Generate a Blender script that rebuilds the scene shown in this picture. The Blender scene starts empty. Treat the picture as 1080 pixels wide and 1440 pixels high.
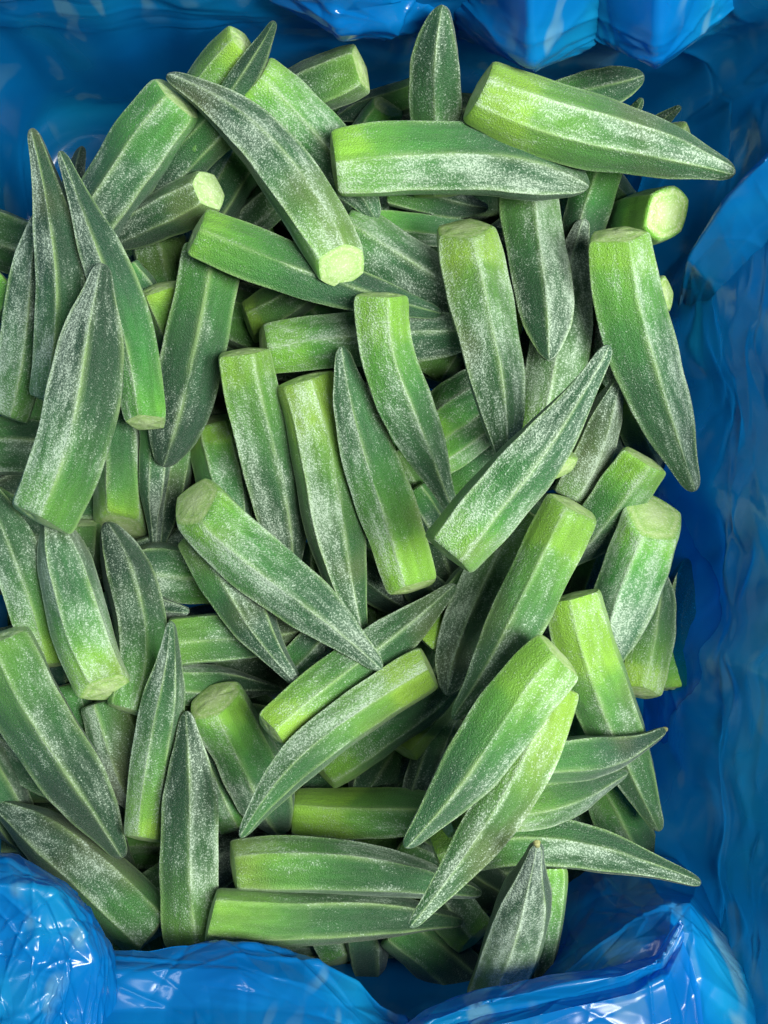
import bpy, math, random
import numpy as np

# ------------------------------------------------------------------ camera, world, lamps, exposure
S = 0.00026          # metres per photo pixel on the plane z = 0
H = 0.45             # camera height above that plane
CX, CY = 540.0, 720.0
scene = bpy.context.scene
col = scene.collection
cam = bpy.data.cameras.new('camera')
cam.sensor_fit = 'VERTICAL'
cam.angle = 2 * math.atan(720 * S / H)
cam.clip_start, cam.clip_end = 0.01, 50
cam_ob = bpy.data.objects.new('camera', cam)
cam_ob.location = (0, 0, H)
col.objects.link(cam_ob)
scene.camera = cam_ob

world = bpy.data.worlds.new('World')
scene.world = world
world.use_nodes = True
bg = world.node_tree.nodes['Background']
bg.inputs[0].default_value = (0.80, 0.90, 1.0, 1)
bg.inputs[1].default_value = 0.11


def lamp(name, loc, target, sx, sy, watts, color):
    l = bpy.data.lights.new(name, 'AREA')
    l.shape = 'RECTANGLE'
    l.size, l.size_y = sx, sy
    l.energy = watts
    l.color = color
    o = bpy.data.objects.new(name, l)
    o.location = loc
    d = np.array(target, float) - np.array(loc, float)
    import mathutils
    o.rotation_euler = mathutils.Vector(d).to_track_quat('-Z', 'Y').to_euler()
    col.objects.link(o)
    return o


# ceiling tubes of the room, up and to the side of the carton
lamp('ceiling_lamp', (0.38, -0.06, 0.82), (0.20, -0.01, 0.0), 0.20, 0.55, 25.5, (1.0, 0.985, 0.94))
lamp('ceiling_lamp', (-0.25, 0.70, 1.5), (0.0, 0.0, 0.0), 0.9, 0.16, 6, (0.95, 0.98, 1.0))

scene.render.engine = 'CYCLES'
scene.view_settings.view_transform = 'Standard'
scene.view_settings.look = 'None'
scene.view_settings.exposure = 0.0
scene.view_settings.gamma = 1.0
scene.cycles.max_bounces = 4
scene.cycles.diffuse_bounces = 2
scene.cycles.glossy_bounces = 2
scene.cycles.transmission_bounces = 3
scene.cycles.transparent_max_bounces = 4
scene.cycles.adaptive_threshold = 0.02

rng = np.random.default_rng(7)
random.seed(7)


def W(px, py, z):
    """A point of the photograph at height z, as a place in the carton."""
    k = S * (H - z) / H
    return np.stack([(np.asarray(px, float) - CX) * k, -(np.asarray(py, float) - CY) * k, np.asarray(z, float) + 0 * k], -1)


# ------------------------------------------------------------------ materials
def new_mat(name):
    m = bpy.data.materials.new(name)
    m.use_nodes = True
    nt = m.node_tree
    nt.nodes.clear()
    return m, nt, nt.nodes, nt.links


class NB:
    """small node helper"""
    def __init__(self, nt):
        self.nt, self.n, self.l = nt, nt.nodes, nt.links

    def new(self, t, **kw):
        nd = self.n.new(t)
        for k, v in kw.items():
            setattr(nd, k, v)
        return nd

    def put(self, sock, v):
        if hasattr(v, 'is_linked') or isinstance(v, bpy.types.NodeSocket):
            self.l.new(v, sock)
        else:
            sock.default_value = v

    def math(self, op, a, b=0.0, c=0.0, clamp=False):
        nd = self.new('ShaderNodeMath', operation=op)
        nd.use_clamp = clamp
        self.put(nd.inputs[0], a); self.put(nd.inputs[1], b); self.put(nd.inputs[2], c)
        return nd.outputs[0]

    def mix(self, f, a, b, mode='MIX'):
        nd = self.new('ShaderNodeMix', data_type='RGBA', blend_type=mode)
        self.put(nd.inputs[0], f); self.put(nd.inputs[6], a); self.put(nd.inputs[7], b)
        return nd.outputs[2]

    def smooth(self, v, lo, hi, a=0.0, b=1.0):
        nd = self.new('ShaderNodeMapRange', interpolation_type='SMOOTHSTEP')
        self.put(nd.inputs[0], v); nd.inputs[1].default_value = lo; nd.inputs[2].default_value = hi
        nd.inputs[3].default_value = a; nd.inputs[4].default_value = b
        return nd.outputs[0]

    def noise(self, vec, scale, detail=3.0, rough=0.55):
        nd = self.new('ShaderNodeTexNoise')
        self.put(nd.inputs['Vector'], vec)
        nd.inputs['Scale'].default_value = scale
        nd.inputs['Detail'].default_value = detail
        nd.inputs['Roughness'].default_value = rough
        return nd.outputs['Fac']

    def ramp(self, f, stops):
        nd = self.new('ShaderNodeValToRGB')
        e = nd.color_ramp.elements
        while len(e) < len(stops):
            e.new(0.5)
        for i, (p, c) in enumerate(stops):
            e[i].position = p
            e[i].color = (*c, 1)
        self.put(nd.inputs[0], f)
        return nd.outputs[0]


def okra_material():
    m, nt, n, l = new_mat('okra_skin')
    b = NB(nt)
    pod = b.new('ShaderNodeAttribute', attribute_name='pod')
    sep = b.new('ShaderNodeSeparateColor'); l.new(pod.outputs['Color'], sep.inputs[0])
    t, rib, facet = sep.outputs[0], sep.outputs[1], sep.outputs[2]
    tone = b.new('ShaderNodeAttribute', attribute_name='tone', attribute_type='OBJECT').outputs['Fac']
    frost = b.new('ShaderNodeAttribute', attribute_name='frost', attribute_type='OBJECT').outputs['Fac']
    oi = b.new('ShaderNodeAttribute', attribute_name='seed', attribute_type='OBJECT').outputs['Fac']
    tc = b.new('ShaderNodeTexCoord')
    off = b.new('ShaderNodeVectorMath', operation='ADD')
    l.new(tc.outputs['Object'], off.inputs[0])
    cmb = b.new('ShaderNodeCombineXYZ')
    for i in range(3):
        b.put(cmb.inputs[i], b.math('MULTIPLY', oi, 3.1 + i))
    l.new(cmb.outputs[0], off.inputs[1])
    P = off.outputs[0]
    # streak coordinates run along the pod
    uv = b.new('ShaderNodeVectorMath', operation='MULTIPLY')
    l.new(tc.outputs['UV'], uv.inputs[0]); uv.inputs[1].default_value = (1.0, 0.10, 1.0)
    uvo = b.new('ShaderNodeVectorMath', operation='ADD')
    l.new(uv.outputs[0], uvo.inputs[0]); l.new(cmb.outputs[0], uvo.inputs[1])
    UV = uvo.outputs[0]
    streak = b.noise(UV, 420, 2, 0.6)
    blotch = b.noise(P, 55, 2, 0.55)
    big = b.noise(P, 22, 1, 0.5)
    # skin colour: lime only near the cut, then mid to deep green
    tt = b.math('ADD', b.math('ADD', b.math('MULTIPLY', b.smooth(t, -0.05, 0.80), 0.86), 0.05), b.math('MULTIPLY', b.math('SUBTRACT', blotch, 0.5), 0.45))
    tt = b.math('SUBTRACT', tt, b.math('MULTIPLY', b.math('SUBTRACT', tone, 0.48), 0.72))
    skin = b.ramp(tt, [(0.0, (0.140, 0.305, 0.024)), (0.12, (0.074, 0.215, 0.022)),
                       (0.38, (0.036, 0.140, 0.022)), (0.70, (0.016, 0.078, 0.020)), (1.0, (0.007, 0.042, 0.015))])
    hs = b.new('ShaderNodeHueSaturation')
    b.put(hs.inputs['Hue'], b.math('ADD', b.math('MULTIPLY', oi, 0.030), 0.488))
    b.put(hs.inputs['Value'], b.math('ADD', b.math('MULTIPLY', b.math('FRACT', b.math('MULTIPLY', oi, 17.3)), 0.45), 0.80))
    b.put(hs.inputs['Color'], skin)
    skin = hs.outputs[0]
    shade = b.smooth(streak, 0.25, 0.8, 0.82, 1.16)
    vm = b.new('ShaderNodeVectorMath', operation='SCALE'); l.new(skin, vm.inputs[0]); l.new(shade, vm.inputs['Scale'])
    skin = vm.outputs[0]
    # pale rib line
    ribm = b.math('MULTIPLY', b.math('MULTIPLY', rib, b.smooth(b.math('ADD', b.math('MULTIPLY', streak, 0.5), b.math('MULTIPLY', blotch, 0.5)), 0.34, 0.62)), 0.60)
    skin = b.mix(ribm, skin, (0.24, 0.38, 0.13, 1))
    # olive bruises on some pods
    br = b.math('MULTIPLY', b.smooth(big, 0.58, 0.74), 0.40)
    skin = b.mix(br, skin, (0.090, 0.100, 0.028, 1))
    # frost: fine powder lying in clouds drawn out along the pod, thicker on some facets and along the ribs
    grains = b.noise(P, 1500, 2.0, 0.8)
    cv = b.new('ShaderNodeVectorMath', operation='MULTIPLY'); l.new(UV, cv.inputs[0]); cv.inputs[1].default_value = (1.0, 3.2, 1.0)
    cloud = b.noise(cv.outputs[0], 125, 3, 0.72)
    amt = b.math('MULTIPLY', b.math('SUBTRACT', frost, 0.5), 0.50)
    amt = b.math('ADD', amt, b.math('MULTIPLY', b.math('SUBTRACT', cloud, 0.5), 3.0))
    amt = b.math('ADD', amt, b.math('MULTIPLY', b.math('SUBTRACT', facet, 0.5), 0.80))
    amt = b.math('ADD', amt, b.math('MULTIPLY', b.math('SUBTRACT', t, 0.40), 0.04))
    amt = b.math('ADD', amt, b.math('MULTIPLY', rib, 0.34))
    thr = b.math('ADD', grains, b.math('MULTIPLY', amt, 0.22))
    gm = b.smooth(thr, 0.545, 0.76)
    haze = b.math('MULTIPLY', b.smooth(amt, -0.10, 0.95), 0.22)
    fm = b.math('MAXIMUM', b.math('MULTIPLY', gm, 0.70), haze)
    colr = b.mix(fm, skin, (0.43, 0.55, 0.43, 1))
    # relief
    hgt = b.math('ADD', grains, b.math('MULTIPLY', streak, 0.28))
    bump = b.new('ShaderNodeBump'); bump.inputs['Strength'].default_value = 1.0
    bump.inputs['Distance'].default_value = 0.0007
    l.new(hgt, bump.inputs['Height'])
    p = b.new('ShaderNodeBsdfPrincipled')
    l.new(colr, p.inputs['Base Color'])
    b.put(p.inputs['Roughness'], b.smooth(gm, 0.0, 1.0, 0.42, 0.72))
    p.inputs['Specular IOR Level'].default_value = 0.42
    p.inputs['Sheen Weight'].default_value = 0.12
    p.inputs['Sheen Roughness'].default_value = 0.45
    p.inputs['Sheen Tint'].default_value = (0.85, 1.0, 0.9, 1)
    l.new(bump.outputs[0], p.inputs['Normal'])
    o = b.new('ShaderNodeOutputMaterial'); l.new(p.outputs[0], o.inputs[0])
    return m


def cut_material():
    m, nt, n, l = new_mat('okra_cut_flesh')
    b = NB(nt)
    pod = b.new('ShaderNodeAttribute', attribute_name='pod')
    sep = b.new('ShaderNodeSeparateColor'); l.new(pod.outputs['Color'], sep.inputs[0])
    r = sep.outputs[0]
    tone = b.new('ShaderNodeAttribute', attribute_name='tone', attribute_type='OBJECT').outputs['Fac']
    tc = b.new('ShaderNodeTexCoord')
    n1 = b.noise(tc.outputs['Object'], 260, 4, 0.6)
    n2 = b.noise(tc.outputs['Object'], 1300, 2, 0.6)
    rr = b.math('ADD', r, b.math('MULTIPLY', b.math('SUBTRACT', n1, 0.5), 0.35))
    c = b.ramp(rr, [(0.0, (0.36, 0.47, 0.22)), (0.48, (0.31, 0.45, 0.16)), (0.72, (0.22, 0.38, 0.09)), (0.83, (0.32, 0.45, 0.17)), (1.0, (0.16, 0.33, 0.05))])
    dk = b.mix(b.smooth(tone, 0.0, 0.8, 0.45, 0.0), c, (0.30, 0.42, 0.22, 1))
    c = b.mix(b.math('MULTIPLY', b.smooth(n2, 0.50, 0.68), 0.45), dk, (0.55, 0.64, 0.48, 1))
    bump = b.new('ShaderNodeBump'); bump.inputs['Strength'].default_value = 0.6
    bump.inputs['Distance'].default_value = 0.0008
    l.new(b.math('ADD', n1, b.math('MULTIPLY', n2, 0.3)), bump.inputs['Height'])
    p = b.new('ShaderNodeBsdfPrincipled')
    l.new(c, p.inputs['Base Color'])
    p.inputs['Roughness'].default_value = 0.5
    p.inputs['Specular IOR Level'].default_value = 0.35
    l.new(bump.outputs[0], p.inputs['Normal'])
    o = b.new('ShaderNodeOutputMaterial'); l.new(p.outputs[0], o.inputs[0])
    return m


def nub_material():
    m, nt, n, l = new_mat('okra_dry_tip')
    b = NB(nt)
    tc = b.new('ShaderNodeTexCoord')
    c = b.ramp(b.noise(tc.outputs['Object'], 900, 3), [(0.3, (0.10, 0.11, 0.03)), (0.7, (0.30, 0.32, 0.13))])
    p = b.new('ShaderNodeBsdfPrincipled'); l.new(c, p.inputs['Base Color']); p.inputs['Roughness'].default_value = 0.7
    o = b.new('ShaderNodeOutputMaterial'); l.new(p.outputs[0], o.inputs[0])
    return m


def film_material(name, clear=0.16):
    m, nt, n, l = new_mat(name)
    b = NB(nt)
    tc = b.new('ShaderNodeTexCoord')
    P = tc.outputs['Object']
    warp = b.new('ShaderNodeVectorMath', operation='ADD')
    wn = b.new('ShaderNodeTexNoise'); l.new(P, wn.inputs['Vector']); wn.inputs['Scale'].default_value = 18
    ws = b.new('ShaderNodeVectorMath', operation='SCALE'); l.new(wn.outputs['Color'], ws.inputs[0]); ws.inputs['Scale'].default_value = 0.03; wn.inputs['Detail'].default_value = 0
    l.new(P, warp.inputs[0]); l.new(ws.outputs[0], warp.inputs[1])
    Q = warp.outputs[0]
    big = b.noise(Q, 16, 2, 0.55)
    # how the film lies doubled here and there: denser and paler dye
    colr = b.ramp(big, [(0.30, (0.0010, 0.100, 0.33)), (0.52, (0.0015, 0.150, 0.40)), (0.72, (0.004, 0.215, 0.40))])
    # whitish glints of the crinkles, put into the film colour as streaks
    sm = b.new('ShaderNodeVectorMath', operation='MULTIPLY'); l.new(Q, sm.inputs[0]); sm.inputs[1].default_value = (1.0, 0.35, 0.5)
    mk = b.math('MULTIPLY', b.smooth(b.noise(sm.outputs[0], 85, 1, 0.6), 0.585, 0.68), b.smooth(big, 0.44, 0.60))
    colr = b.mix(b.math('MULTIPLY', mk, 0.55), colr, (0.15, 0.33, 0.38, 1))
    p = b.new('ShaderNodeBsdfPrincipled')
    l.new(colr, p.inputs['Base Color'])
    b.put(p.inputs['Roughness'], b.smooth(big, 0.3, 0.7, 0.14, 0.30))
    p.inputs['Specular IOR Level'].default_value = 0.55
    tr = b.new('ShaderNodeBsdfTranslucent'); tr.inputs[0].default_value = (0.003, 0.26, 0.72, 1)
    mx = b.new('ShaderNodeMixShader'); mx.inputs[0].default_value = 0.40
    l.new(p.outputs[0], mx.inputs[1]); l.new(tr.outputs[0], mx.inputs[2])
    tp = b.new('ShaderNodeBsdfTransparent'); tp.inputs[0].default_value = (0.02, 0.42, 0.90, 1)
    mx2 = b.new('ShaderNodeMixShader'); mx2.inputs[0].default_value = clear
    l.new(mx.outputs[0], mx2.inputs[1]); l.new(tp.outputs[0], mx2.inputs[2])
    o = b.new('ShaderNodeOutputMaterial'); l.new((mx2 if clear > 0 else mx).outputs[0], o.inputs[0])
    return m


M_SKIN, M_CUT, M_NUB = okra_material(), cut_material(), nub_material()
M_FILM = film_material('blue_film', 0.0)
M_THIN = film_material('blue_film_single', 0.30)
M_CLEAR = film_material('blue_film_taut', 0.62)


def mesh_object(name, verts, faces, mat, parent=None, origin=None):
    verts = np.asarray(verts, float)
    if origin is None:
        origin = np.zeros(3)
    me = bpy.data.meshes.new(name)
    me.from_pydata((verts - origin).tolist(), [], faces)
    me.materials.append(mat)
    me.polygons.foreach_set('use_smooth', [True] * len(me.polygons))
    ob = bpy.data.objects.new(name, me)
    col.objects.link(ob)
    if parent is None:
        ob.location = origin
    else:
        ob.parent = parent
    me.update()
    return ob


def grid_faces(nr, nc, wrap=False):
    f = []
    for i in range(nr - 1):
        for j in range(nc if wrap else nc - 1):
            k = (j + 1) % nc
            f.append((i * nc + j, i * nc + k, (i + 1) * nc + k, (i + 1) * nc + j))
    return f


# ------------------------------------------------------------------ the blue liner bag
def noise1(seed, n=64):
    r = np.random.default_rng(seed)
    tab = r.uniform(-1, 1, n)

    def f(x):
        x = np.asarray(x, float)
        i = np.floor(x).astype(int); k = x - i
        k = k * k * (3 - 2 * k)
        return tab[i % n] * (1 - k) + tab[(i + 1) % n] * k
    return f


def creases(P, Nn, uu, vv, seed, count, amp, wid, lmin=.12, lmax=.5):
    """Sharp pulled folds of a thin film: tent-shaped ridges along random lines of the sheet."""
    r = np.random.default_rng(seed)
    d = np.zeros_like(uu)
    for _ in range(count):
        cu, cv = r.uniform(0, uu.max()), r.uniform(0, vv.max())
        a = r.uniform(0, math.pi)
        L = r.uniform(lmin, lmax)
        w = wid * r.uniform(.5, 1.6)
        du, dv = uu - cu, vv - cv
        s_ = du * math.cos(a) + dv * math.sin(a)
        q = -du * math.sin(a) + dv * math.cos(a) + 0.12 * s_ * s_ / L * r.uniform(-1, 1)
        q = np.where(q > 0, q, -q * r.uniform(.4, 2.2))
        fall = np.clip(1 - (s_ / L) ** 2, 0, 1)
        d += r.choice([1, 1, -.7]) * amp * r.uniform(.4, 1) * fall * np.exp(-q / w)
    return P + Nn * d[..., None]


def facets(P, Nn, uu, vv, seed, n, amp):
    """Crumple a sheet into flat faces that meet in sharp folds."""
    from mathutils import Vector, geometry
    r = np.random.default_rng(seed)
    U, V = uu.max(), vv.max()
    pts = np.column_stack([r.uniform(-.04, U + .04, n), r.uniform(-.04, V + .04, n)])
    pts = np.vstack([pts, [(-.1, -.1), (U + .1, -.1), (-.1, V + .1), (U + .1, V + .1)]])
    val = r.uniform(-1, 1, len(pts)); val[-4:] = 0
    out = geometry.delaunay_2d_cdt([Vector(p) for p in pts], [], [], 0, 1e-6)
    vs = np.array([tuple(v) for v in out[0]])
    vals = np.array([val[o[0]] for o in out[3]])
    d = np.zeros_like(uu)
    for tri in out[2]:
        a, b_, c = vs[tri[0]], vs[tri[1]], vs[tri[2]]
        lo, hi = np.minimum(np.minimum(a, b_), c), np.maximum(np.maximum(a, b_), c)
        m = (uu >= lo[0]) & (uu <= hi[0]) & (vv >= lo[1]) & (vv <= hi[1])
        if not m.any():
            continue
        x, y = uu[m], vv[m]
        den = (b_[1] - c[1]) * (a[0] - c[0]) + (c[0] - b_[0]) * (a[1] - c[1])
        if abs(den) < 1e-12:
            continue
        w0 = ((b_[1] - c[1]) * (x - c[0]) + (c[0] - b_[0]) * (y - c[1])) / den
        w1 = ((c[1] - a[1]) * (x - c[0]) + (a[0] - c[0]) * (y - c[1])) / den
        w2 = 1 - w0 - w1
        k = (w0 >= 0) & (w1 >= 0) & (w2 >= 0)
        tmp = d[m]
        tmp[k] = (w0 * vals[tri[0]] + w1 * vals[tri[1]] + w2 * vals[tri[2]])[k]
        d[m] = tmp
    return P + Nn * (amp * d)[..., None]


def normals(P):
    a = np.gradient(P, axis=0); b_ = np.gradient(P, axis=1)
    n_ = np.cross(a, b_)
    return n_ / (np.linalg.norm(n_, axis=-1, keepdims=True) + 1e-12)


def catmull(ctrl, n):
    """ctrl: (k, ...) -> (n, ...) through all points"""
    k = len(ctrl)
    x = np.linspace(0, k - 1, n)
    i = np.clip(np.floor(x).astype(int), 0, k - 2)
    f = (x - i).reshape((-1,) + (1,) * (ctrl.ndim - 1))
    p0, p1, p2, p3 = ctrl[np.clip(i - 1, 0, k - 1)], ctrl[i], ctrl[i + 1], ctrl[np.clip(i + 2, 0, k - 1)]
    return 0.5 * ((2 * p1) + (-p0 + p2) * f + (2 * p0 - 5 * p1 + 4 * p2 - p3) * f ** 2 + (-p0 + 3 * p1 - 3 * p2 + p3) * f ** 3)


def film_patch(name, rows, nr, nc, mat, parent, seed, count, amp, wid, flip=False):
    """rows: lists of (photo x, photo y, height cm) -> a draped sheet of film"""
    c = np.array(rows, float)
    c = W(c[..., 0], c[..., 1], c[..., 2] / 100)
    def spread(a, n):
        k = len(a)
        x = np.linspace(0, k - 1, n)
        i = np.clip(np.floor(x).astype(int), 0, k - 2)
        f = (x - i)[:, None, None]
        return (a[i] * (1 - f) + a[i + 1] * f) * .93 + catmull(a, n) * .07
    P = spread(c, nr)
    P = np.swapaxes(spread(np.swapaxes(P, 0, 1), nc), 0, 1)
    ulen = np.linalg.norm(np.diff(P, axis=1), axis=-1).sum(1).mean()
    vlen = np.linalg.norm(np.diff(P, axis=0), axis=-1).sum(0).mean()
    m_ = max(ulen, vlen)
    vv, uu = np.meshgrid(np.linspace(0, vlen / m_, nr), np.linspace(0, ulen / m_, nc), indexing='ij')
    Nn = normals(P)
    if flip:
        Nn = -Nn
    P = facets(P, Nn, uu, vv, seed + 1, int(count * 1.3), amp * 1.0)
    P = facets(P, Nn, uu, vv, seed + 2, int(count * 9), amp * 0.20)
    P = creases(P, Nn, uu, vv, seed, count * 2, amp * .42, wid * .22)
    return mesh_object(name, P.reshape(-1, 3), grid_faces(nr, nc), mat, parent)


# room inside the box the bag lines
XL, XR, YB, YT = -0.172, 0.152, -0.206, 0.190     # inside faces of the carton
ZB, ZT = -0.122, 0.055


bag = bpy.data.objects.new('plastic_bag', None)
col.objects.link(bag)
bag['label'] = 'crinkled translucent blue plastic bag lining the box around the okra'
bag['category'] = 'plastic bag'


def liner():
    """bottom and side walls of the bag: a rounded tub with pleats and creases"""
    nc, nr = 560, 190
    a = np.linspace(0, 1, nc, endpoint=False)
    # rounded rectangle by arc length
    rad = 0.026
    x0, x1, y0, y1 = XL + .004, XR - .004, YB + .004, YT - .004
    pts = []
    for cx, cy, s0 in ((x1 - rad, y1 - rad, 0), (x0 + rad, y1 - rad, 90), (x0 + rad, y0 + rad, 180), (x1 - rad, y0 + rad, 270)):
        for k in range(13):
            q = math.radians(s0 + 90 * k / 12)
            pts.append((cx + rad * math.cos(q), cy + rad * math.sin(q)))
    pts = np.array(pts + pts[:1])
    sl = np.concatenate([[0], np.cumsum(np.linalg.norm(np.diff(pts, axis=0), axis=1))])
    px = np.interp(a * sl[-1], sl, pts[:, 0]); py = np.interp(a * sl[-1], sl, pts[:, 1])
    ring = np.stack([px, py], 1)
    tang = np.roll(ring, -1, 0) - np.roll(ring, 1, 0)
    tang /= np.linalg.norm(tang, axis=1, keepdims=True)
    inward = np.stack([-tang[:, 1], tang[:, 0]], 1)
    cen = np.array([(x0 + x1) / 2, (y0 + y1) / 2])
    f1, f2, f3 = noise1(3), noise1(4), noise1(5)
    rows = []
    prof = [(0.0005, ZB + .004), (0.55, ZB + .0045), (0.86, ZB + .006), (0.955, ZB + .013), (0.985, ZB + .03),
            (0.99, -.03), (0.985, -.01), (0.985, .01), (0.985, .03), (0.995, .055), (1.06, .062)]
    prof = np.array(prof)
    pv = catmull(prof, nr)
    arc = a * sl[-1]
    for i, (k, z) in enumerate(pv):
        q = cen + (ring - cen) * k
        # the right side leans out: the film lies on the heap below and runs to the rim
        lean = np.clip((0.04 - z) / 0.13, 0, 1) * 0.030
        q[:, 0] -= lean * np.clip((q[:, 0] - 0.06) / 0.06, 0, 1)
        wall = np.clip((z - (ZB + .02)) / 0.06, 0, 1)
        # pleats: film hangs in soft upright folds, fuller towards the top
        pl = (0.5 + 0.5 * np.sin(arc * 95 + 2.2 * f1(arc * 30) + z * 9)) ** 2 * 0.004 * (0.5 + 0.5 * f2(arc * 22 + 7))
        pl = pl + 0.006 * (0.6 + f3(arc * 14 + z * 8)) + 0.0015 * f1(arc * 55 + z * 20)
        q = q + inward * (np.maximum(pl, 0) * wall)[:, None]
        rows.append(np.column_stack([q, np.full(nc, z)]))
    P = np.array(rows)
    Nn = normals(P)
    vv, uu = np.meshgrid(np.linspace(0, .45, nr), np.linspace(0, 1.9, nc), indexing='ij')
    P = facets(P, Nn, uu, vv, 22, 120, .0036)
    P = facets(P, Nn, uu, vv, 23, 650, .0015)
    # the right wall is more crumpled than the rest
    j0 = nc - int((ring[::-1, 0] > x1 - 0.008).argmin())
    sub = slice(j0, nc)
    P[:, sub] = facets(P[:, sub], Nn[:, sub], uu[:, sub] - uu[:, sub].min(), vv[:, sub], 24, 700, .0018)
    P[:, sub] = facets(P[:, sub], Nn[:, sub], uu[:, sub] - uu[:, sub].min(), vv[:, sub], 25, 60, .0026)
    P = creases(P, Nn, uu, vv, 21, 150, .0012, .006, .06, .26)
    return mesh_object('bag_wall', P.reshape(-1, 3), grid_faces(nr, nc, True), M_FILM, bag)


liner()

# loose film rolled over the rim at the back: two bright lobes and a smaller tuck
film_patch('bag_fold', [
    [(360, -156, 6.2), (460, -161, 6.7), (560, -161, 6.7), (650, -161, 6.7), (740, -161, 7.2), (840, -161, 6.7), (930, -166, 7.2), (1030, -166, 6.7), (1130, -166, 6.7)],
    [(370, -86, 4.9), (460, -76, 5.4), (560, -81, 4.6), (645, -86, 3.4), (745, -71, 6.2), (840, -81, 5.0), (930, -66, 6.2), (1030, -86, 5.4), (1120, -106, 5.4)],
    [(380, -16, 2.9), (470, 12, 3.5), (560, -6, 1.9), (640, -21, 0.5), (745, 34, 4.5), (842, 2, 2.7), (925, 44, 4.7), (1015, -6, 3.5), (1100, -46, 2.9)],
    [(385, -6, 2.4), (478, 44, 2.8), (560, 24, 1.4), (640, 4, 0.6), (748, 82, 3.4), (842, 36, 1.8), (924, 86, 3.6), (1005, 34, 2.6), (1085, -26, 2.4)],
    [(388, -6, 0.9), (485, 52, 1.2), (565, 39, 0.0), (645, 29, -1.0), (752, 98, 1.6), (842, 52, 1.4), (922, 100, 1.8), (1000, 54, 1.0), (1075, -16, 0.9)],
    [(392, -16, 0.4), (490, 34, -0.1), (570, 34, -1.6), (650, 44, -2.2), (758, 74, -0.1), (842, 44, -0.6), (920, 74, -0.1), (990, 34, -0.1), (1065, -26, 0.4)],
    [(396, -26, -1.6), (495, 4, -2.6), (575, 4, -2.6), (655, 44, -3.1), (760, 34, -2.6), (842, 24, -2.6), (915, 34, -2.6), (985, 4, -2.6), (1060, -36, -1.6)],
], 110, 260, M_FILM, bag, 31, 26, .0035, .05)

# front left: a puffed fold with a sharp crest
film_patch('bag_fold', [
    [(-60, 1235, -1.80), (20, 1240, -1.80), (85, 1270, -1.80), (120, 1300, -1.80), (150, 1350, -1.80), (165, 1400, -1.80), (175, 1480, -1.80)],
    [(-60, 1208, 0.70), (15, 1207, 0.70), (92, 1240, 0.70), (132, 1275, 0.70), (158, 1325, 0.70), (172, 1385, 0.70), (182, 1480, 0.70)],
    [(-60, 1212, 2.60), (12, 1214, 2.60), (86, 1246, 2.60), (126, 1282, 2.60), (150, 1335, 2.50), (164, 1395, 2.40), (174, 1490, 2.40)],
    [(-60, 1244, 4.10), (10, 1246, 4.10), (70, 1252, 3.90), (110, 1300, 3.60), (132, 1350, 3.40), (145, 1410, 3.20), (150, 1500, 3.20)],
    [(-60, 1285, 3.80), (5, 1292, 3.80), (55, 1296, 3.90), (90, 1330, 3.80), (105, 1375, 3.80), (112, 1430, 3.60), (118, 1510, 3.60)],
    [(-60, 1345, 4.40), (0, 1350, 4.40), (45, 1352, 4.50), (75, 1370, 4.30), (85, 1405, 4.30), (90, 1450, 4.20), (95, 1520, 4.20)],
    [(-60, 1430, 5.40), (0, 1432, 5.40), (30, 1434, 5.40), (55, 1440, 5.40), (60, 1460, 5.40), (62, 1490, 5.40), (65, 1540, 5.40)],
    [(-60, 1520, 7.20), (0, 1522, 7.20), (30, 1524, 7.20), (50, 1526, 7.20), (55, 1530, 7.20), (58, 1540, 7.20), (60, 1560, 7.20)],
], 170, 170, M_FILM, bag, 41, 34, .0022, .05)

# front middle: a flatter sheet leaning up to the rim
film_patch('bag_fold', [
    [(120, 1400, -3.80), (230, 1370, -3.80), (330, 1370, -3.80), (420, 1385, -3.80), (490, 1415, -3.80), (560, 1470, -3.80)],
    [(130, 1350, -1.00), (235, 1335, -1.00), (330, 1334, -1.00), (425, 1350, -1.00), (500, 1385, -1.20), (575, 1450, -1.40)],
    [(140, 1338, 0.60), (240, 1326, 0.70), (330, 1326, 0.80), (430, 1344, 0.80), (505, 1380, 0.60), (575, 1445, 0.20)],
    [(130, 1375, 1.80), (240, 1360, 1.80), (335, 1362, 2.00), (430, 1378, 2.00), (500, 1412, 1.60), (565, 1470, 1.20)],
    [(120, 1425, 2.60), (240, 1415, 2.40), (335, 1415, 2.90), (430, 1425, 2.90), (495, 1450, 2.40), (555, 1500, 2.00)],
    [(115, 1500, 4.40), (240, 1495, 4.20), (335, 1490, 4.60), (430, 1495, 4.60), (495, 1510, 4.20), (550, 1540, 3.80)],
    [(110, 1580, 7.20), (240, 1575, 7.20), (335, 1575, 7.20), (430, 1575, 7.20), (495, 1580, 7.20), (550, 1590, 7.20)],
], 130, 200, M_FILM, bag, 51, 22, .0022, .06)

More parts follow.
